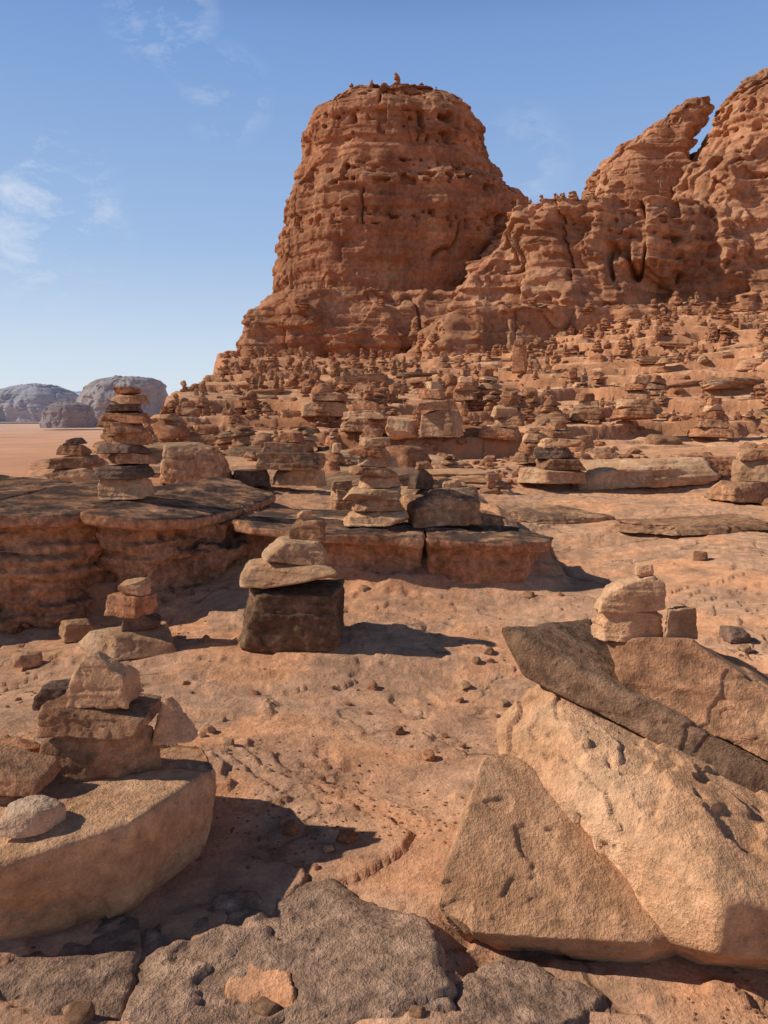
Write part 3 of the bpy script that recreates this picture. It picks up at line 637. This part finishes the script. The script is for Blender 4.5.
def scatter(name,gx,gy,gs,mat,label,cat,lv=2,gz=None,shape=None):
    gd,gfc=ico(lv);r2=np.random.RandomState(3);n=len(gx);k=len(gd)
    if gz is None:gz=H(gx,gy)+gs*.25
    if shape is None:shape=np.stack([r2.uniform(.8,1.4,n),r2.uniform(.8,1.2,n),r2.uniform(.45,.8,n)],1)
    q=gd[None]*(1+.3*r2.uniform(-1,1,(n,k,1)))*gs[:,None,None]*shape[:,None,:]
    a=r2.uniform(0,6.28,n);c,s=np.cos(a)[:,None],np.sin(a)[:,None]
    q=np.stack([q[:,:,0]*c-q[:,:,1]*s,q[:,:,0]*s+q[:,:,1]*c,q[:,:,2]],2)
    q=q+np.stack([gx,gy,gz],1)[:,None,:]
    f=(gfc[None]+(np.arange(n)*k)[:,None,None]).reshape(-1,3)
    me=mk_mesh(name,q.reshape(-1,3),f,mat);me.polygons.foreach_set('use_smooth',np.zeros(len(f),dtype=bool))
    link(name,me,kind='stuff',label=label,cat=cat)
r2=np.random.RandomState(3);ng=9000
gy=1.4+r2.gamma(1.6,1.5,ng);gx=gy*r2.uniform(-.6,.6,ng)
cl=fbm(gx*1.1,gy*1.1,gx*0,3,77);keep=cl>r2.uniform(-.1,.45,ng);gx,gy=gx[keep],gy[keep]
scatter('gravel',gx,gy,r2.uniform(.0015,.0052,len(gx))*(1+.12*gy),MAT['brown'],'fine gravel strewn over the sandy rock floor','gravel')
ng=10000
gy=np.exp(r2.uniform(math.log(9.5),math.log(76),ng));gx=gy*r2.uniform(-.5,.62,ng)
cl=fbm(gx*.25,gy*.25,gx*0,3,79);keep=(cl>r2.uniform(-.15,.5,ng))&(gx>xedge(gy)+.8);gx,gy=gx[keep],gy[keep]
scatter('rubble',gx,gy,r2.lognormal(-3.2,.65,len(gx))*(1+.014*gy),MAT['red'],'small rubble covering the rocky slope below the cliffs','rubble')
# ------------------------------------------------------------------ slope boulders and cairns
CM=[]
for i in range(36):
    v,f=stone_verts(8000+i*5,(1,.9,1),4,cuts=9,cl=.72,ch=1.2,amp=.11,chip=.06,tilt=.15)
    CM.append(mk_mesh('cairn_stone',v,f,MAT[['red','brown','tan','red','block','brown'][i%6]]))
NCM=len(CM)
def zone(u,v,y,k):
    if k!='ground':
        return {0:'on the rim of the butte',1:'on the rock tier at the butte foot',2:'on the low broken tier',3:'on the ridge of the cliff tier',4:'on the leaning crag',5:'on the right cliff'}[k]
    if u<245:return 'along the left skyline above the desert'
    if y>38:return 'high on the slope below the butte' if u<480 else 'high on the slope below the cliffs'
    if y>20:return 'on the middle slope left of centre' if u<400 else 'on the middle slope right of centre'
    return 'on the near terrace left of centre' if u<400 else 'on the near terrace right of centre'
placed=[]
def try_place(x,y,gap):
    for a,b,g in placed:
        if (a-x)**2+(b-y)**2<(gap+g)**2*.25:return False
    placed.append((x,y,gap));return True
brec=[];tries=0
def add_boulder(x,y,sx,sy,sz,kind,sink,mesh=None):
    z=float(H(x,y)[0]);u,v=proj(x,y,z)
    zs=min(float(H(x+sx*.5*a,y+sy*.5*b)[0]) for a in(-1,0,1) for b in (-1,0,1))
    o=link('rock_slab' if kind=='flat' else 'slope_boulder',mesh or CM[rng.randrange(NCM)],(x,y,max(zs,z-.3*sz)+sz*sink),cat='rock slab' if kind=='flat' else 'boulder')
    o.scale=(sx,sy,sz);o.rotation_euler=(rng.uniform(-.1,.1),rng.uniform(-.1,.1),rng.uniform(-.5,.5) if kind=='flat' else rng.uniform(0,6.28))
    brec.append((o,zone(u,v,y,'ground'),u,kind))
FM=[]
for i in range(8):
    v,f=stone_verts(9000+i*5,(1.3,1,.35),6,cuts=10,cl=.75,ch=1.15,amp=.10,chip=.05,bed=.06)
    FM.append(mk_mesh('rock_slab',v/np.array([1.3,1,.35]),f,MAT[['tan','red','boulder','block'][i%4]]))
nfl=0
while nfl<42 and tries<3000:
    tries+=1
    y=math.exp(rng.uniform(math.log(10.5),math.log(62)));x=y*rng.uniform(-.5,.62)
    sx=rng.uniform(.5,1.35)*(1+.015*y)
    if x<float(xedge(y))+sx+.2:continue
    u,v=proj(x,y,float(H(x,y)[0]))
    if not px_ok(u,v,.7) or not try_place(x,y,sx*.9):continue
    add_boulder(x,y,sx,sx*rng.uniform(.5,.8),rng.uniform(.12,.26)*(1+.006*y),'flat',.0,FM[rng.randrange(8)]);nfl+=1
tries=0
while len(brec)<225 and tries<8000:
    tries+=1
    y=math.exp(rng.uniform(math.log(10.5),math.log(74)));x=y*rng.uniform(-.5,.62)
    if x<float(xedge(y))+.8:continue
    s=rng.choice([.10,.12,.15,.2,.28,.36,.5])*(1+.006*y)
    u,v=proj(x,y,float(H(x,y)[0]))
    if not px_ok(u,v,.5) or not try_place(x,y,s*1.4):continue
    add_boulder(x,y,s*rng.uniform(.9,1.5),s,s*rng.uniform(.35,.7),'small' if s<.25 else 'large',.35)
def cairn(x,y,z,hh,n):
    root=bpy.data.objects.new('stone_cairn',None);C.objects.link(root);root.location=(x,y,z);root.empty_display_size=.2
    zc=-.06*hh;w=hh*rng.uniform(.28,.68)
    hs=[rng.uniform(.45,1.6)*(1.25-.1*i) for i in range(n)];tot=sum(hs)
    ox=oy=0;tap=rng.uniform(.35,.75)
    for i in range(n):
        h=hh*hs[i]/tot
        ww=w*(1-tap*i/n)*rng.uniform(.62,1.28)
        o=bpy.data.objects.new('base_stone' if i==0 else 'top_stone' if i==n-1 else 'middle_stone',CM[rng.randrange(NCM)]);C.objects.link(o);o.parent=root
        ox+=rng.uniform(-.24,.24)*ww;oy+=rng.uniform(-.24,.24)*ww
        o.location=(ox,oy,zc+h/2)
        o.scale=(ww,ww*rng.uniform(.6,1),h/2*1.12);o.rotation_euler=(rng.uniform(-.16,.16),rng.uniform(-.16,.16),rng.uniform(0,6.28))
        zc+=h*.92
    root['category']='cairn'
    return root
crec=[];tries=0
def add_cairn(x,y,hh,n):
    z,k=top_at(x,y)
    u,v=proj(x,y,z)
    root=cairn(x,y,z,hh,n);crec.append((root,zone(u,v,y,k),n,u))
for i in range(30):
    y=rng.uniform(14,62);x=float(xedge(y))+rng.uniform(.35,1.8)
    if try_place(x,y,.5):
        add_cairn(x,y,rng.uniform(.3,.9),rng.choice([3,4,5,6]))
def crest(u,y0,y1):
    best=None
    for y in np.linspace(y0,y1,60):
        x=(u-384)/F*y*1.16
        z,k=top_at(x,y);uu,vv=proj(x,y,z)
        x=x*(u-384)/(uu-384) if abs(uu-384)>4 else x
        z,k=top_at(x,y);uu,vv=proj(x,y,z)
        if best is None or vv<best[2]:best=(x,y,vv)
    return best[:2]
add_cairn(*crest(398,79,94),1.0,5)
for u,h in ((372,.45),(421,.4),(352,.4),(436,.35)):add_cairn(*crest(u,79,94),h,3)
for i in range(18):
    u=rng.uniform(515,600);x,y=crest(u,70,80);add_cairn(x,y+rng.uniform(-.3,1),rng.uniform(.35,.9),rng.choice([3,4]))
for i in range(18):
    u=rng.uniform(285,440);Y=rng.uniform(76,79);add_cairn(P(u,300,Y)[0],Y,rng.uniform(.3,.8),rng.choice([3,4]))
while len(crec)<298 and tries<16000:
    tries+=1
    y=math.exp(rng.uniform(math.log(12.5),math.log(58)));x=y*rng.uniform(-.5,.6)
    if x<float(xedge(y))+.45:continue
    z,k=top_at(x,y)
    if k!='ground':continue
    u,v=proj(x,y,z)
    if not px_ok(u,v,.55):continue
    hh=rng.choice([.18,.22,.28,.36,.46,.6,.85])*(1+.006*y)
    if fbm(x*.13,y*.13,0,2,5)[0]<rng.uniform(-.4,.2):continue
    if not try_place(x,y,.36*hh+.12):continue
    add_cairn(x,y,hh,rng.choice([3,3,4,5,5,6]))
# the many smaller cairns beyond the three hundred: one mass
X_=[];Y_=[];Z_=[];S_=[];SH=[];tries=0;nf=0
while nf<620 and tries<16000:
    tries+=1
    y=math.exp(rng.uniform(math.log(24),math.log(76)));x=y*rng.uniform(-.5,.6)
    if x<float(xedge(y))+.4:continue
    z,k=top_at(x,y)
    if k not in ('ground',1,2) or fbm(x*.10,y*.10,0,2,6)[0]<rng.uniform(-.4,.2) or not try_place(x,y,.30):continue
    nf+=1
    hh=rng.choice([.18,.25,.34,.48,.75])*(1+.006*y);n=rng.choice([2,3,4,5,6]);zc=z-.05;w=hh*rng.uniform(.26,.65)
    for i in range(n):
        h=hh/n*rng.uniform(.6,1.4);ww=w*(1-.6*i/n)*rng.uniform(.7,1.25)
        X_.append(x+rng.uniform(-.2,.2)*ww);Y_.append(y+rng.uniform(-.2,.2)*ww);Z_.append(zc+h/2);S_.append(1);SH.append((ww,ww*.8,h*.6));zc+=h*.9
scatter('far_cairns',np.array(X_),np.array(Y_),np.array(S_,float),MAT['red'],'mass of tiny far cairns covering the upper slope','cairns',gz=np.array(Z_),shape=np.array(SH))
CW={3:'three',4:'four',5:'five',6:'six'}
by={}
for r,zn,n,u in crec:by.setdefault((zn,n),[]).append((u,r))
for (zn,n),l in by.items():
    l.sort(key=lambda a:a[0])
    for i,(u,r) in enumerate(l):
        r['group']='stone cairns '+zn
        if len(l)==1:r['label']='only cairn of %s stones %s'%(CW[n],zn)
        elif len(l)<=15:r['label']='cairn of %s stones %s, %s from left'%(CW[n],zn,ORD[i+1])
        else:r['label']='small distant cairn of %s stones %s'%(CW[n],zn)
by={}
for o,zn,u,kd in brec:by.setdefault((zn,kd),[]).append((u,o))
for (zn,kd),l in by.items():
    l.sort(key=lambda a:a[0])
    w={'flat':'flat broken slab','small':'small loose boulder','large':'large loose boulder'}[kd]
    for i,(u,o) in enumerate(l):
        o['group']=w+'s '+zn
        if len(l)==1:o['label']='only %s %s'%(w,zn)
        elif len(l)<=15:o['label']='%s %s, %s from left'%(w,zn,ORD[i+1])
        else:o['label']='%s of reddish rock %s'%(w,zn)
# ------------------------------------------------------------------ light, sky, camera
EL,AZ=rad(36.5),rad(268)
sdir=Vector((math.sin(AZ)*math.cos(EL),math.cos(AZ)*math.cos(EL),math.sin(EL)))
sl=bpy.data.lights.new('sun','SUN');sl.energy=5.0;sl.angle=rad(.53);sl.color=(1,.94,.83)
so=bpy.data.objects.new('sun',sl);C.objects.link(so);so.rotation_euler=sdir.to_track_quat('Z','Y').to_euler()
w=bpy.data.worlds.new('World');scene.world=w;w.use_nodes=True;nt=w.node_tree;nt.nodes.clear();k=NT(nt)
out=k.N('ShaderNodeOutputWorld');bg=k.N('ShaderNodeBackground');k.L(bg.outputs[0],out.inputs[0]);SS=.12;bg.inputs[1].default_value=SS
sky=k.N('ShaderNodeTexSky');sky.sky_type='NISHITA';sky.sun_disc=False;sky.sun_elevation=EL;sky.sun_rotation=AZ;sky.altitude=900;sky.air_density=1.0;sky.dust_density=.6;sky.ozone_density=1.4
tc=k.N('ShaderNodeTexCoord')
nrm=k.N('ShaderNodeVectorMath');nrm.operation='NORMALIZE';k.L(tc.outputs['Generated'],nrm.inputs[0])
sx=k.N('ShaderNodeSeparateXYZ');k.L(nrm.outputs[0],sx.inputs[0])
rp=k.ramp(sx.outputs[2],[(0,(.72,.79,.87)),(.07,(.62,.73,.87)),(.2,(.37,.53,.80)),(.42,(.19,.35,.69)),(.56,(.04,.085,.21)),(1,(.015,.03,.08))])
rps=k.vm(rp,(1/SS,1/SS,1/SS))
skc=k.mix(sky.outputs[0],rps,k.mr(sx.outputs[2],-.02,0,.88,.88))
n1=k.noise(k.vm(nrm.outputs[0],(1,1,2.0)),13,7,.68,.3)
cm=k.mr(n1,.48,.74,0,1)
mask=None
for u,v,a0,a1,st in ((40,215,6.5,1.5,.65),(160,8,4,1,.5),(225,95,3.5,.8,.35),(55,265,4,1,.25),(520,160,4,1,.25)):
    p=Vector(P(u,v,100))-Vector((0,0,CAMZ));p.normalize()
    dt=k.N('ShaderNodeVectorMath');dt.operation='DOT_PRODUCT';k.L(nrm.outputs[0],dt.inputs[0]);dt.inputs[1].default_value=p
    mr_=k.N('ShaderNodeMapRange');mr_.interpolation_type='SMOOTHSTEP';k.L(dt.outputs['Value'],mr_.inputs[0]);mr_.inputs[1].default_value=math.cos(rad(a0));mr_.inputs[2].default_value=math.cos(rad(a1));mr_.inputs[4].default_value=st
    mask=mr_.outputs[0] if mask is None else k.m('MAXIMUM',mask,mr_.outputs[0])
fin=k.mix(skc,(.82/SS,.86/SS,.92/SS),k.m('MULTIPLY',cm,mask))
k.L(fin,bg.inputs[0])
cam=bpy.data.cameras.new('camera');co=bpy.data.objects.new('camera',cam);C.objects.link(co)
cam.sensor_fit='VERTICAL';cam.sensor_height=36;cam.sensor_width=27;cam.lens=36*F/1024;cam.clip_start=.05;cam.clip_end=80000
co.location=(0,0,CAMZ);co.rotation_euler=(rad(90)-PITCH,0,0)
scene.camera=co
scene.view_settings.view_transform='Standard';scene.view_settings.look='None';scene.view_settings.exposure=0
print('cairns',len(crec),'boulders',len(brec),'t',time.time()-T0)
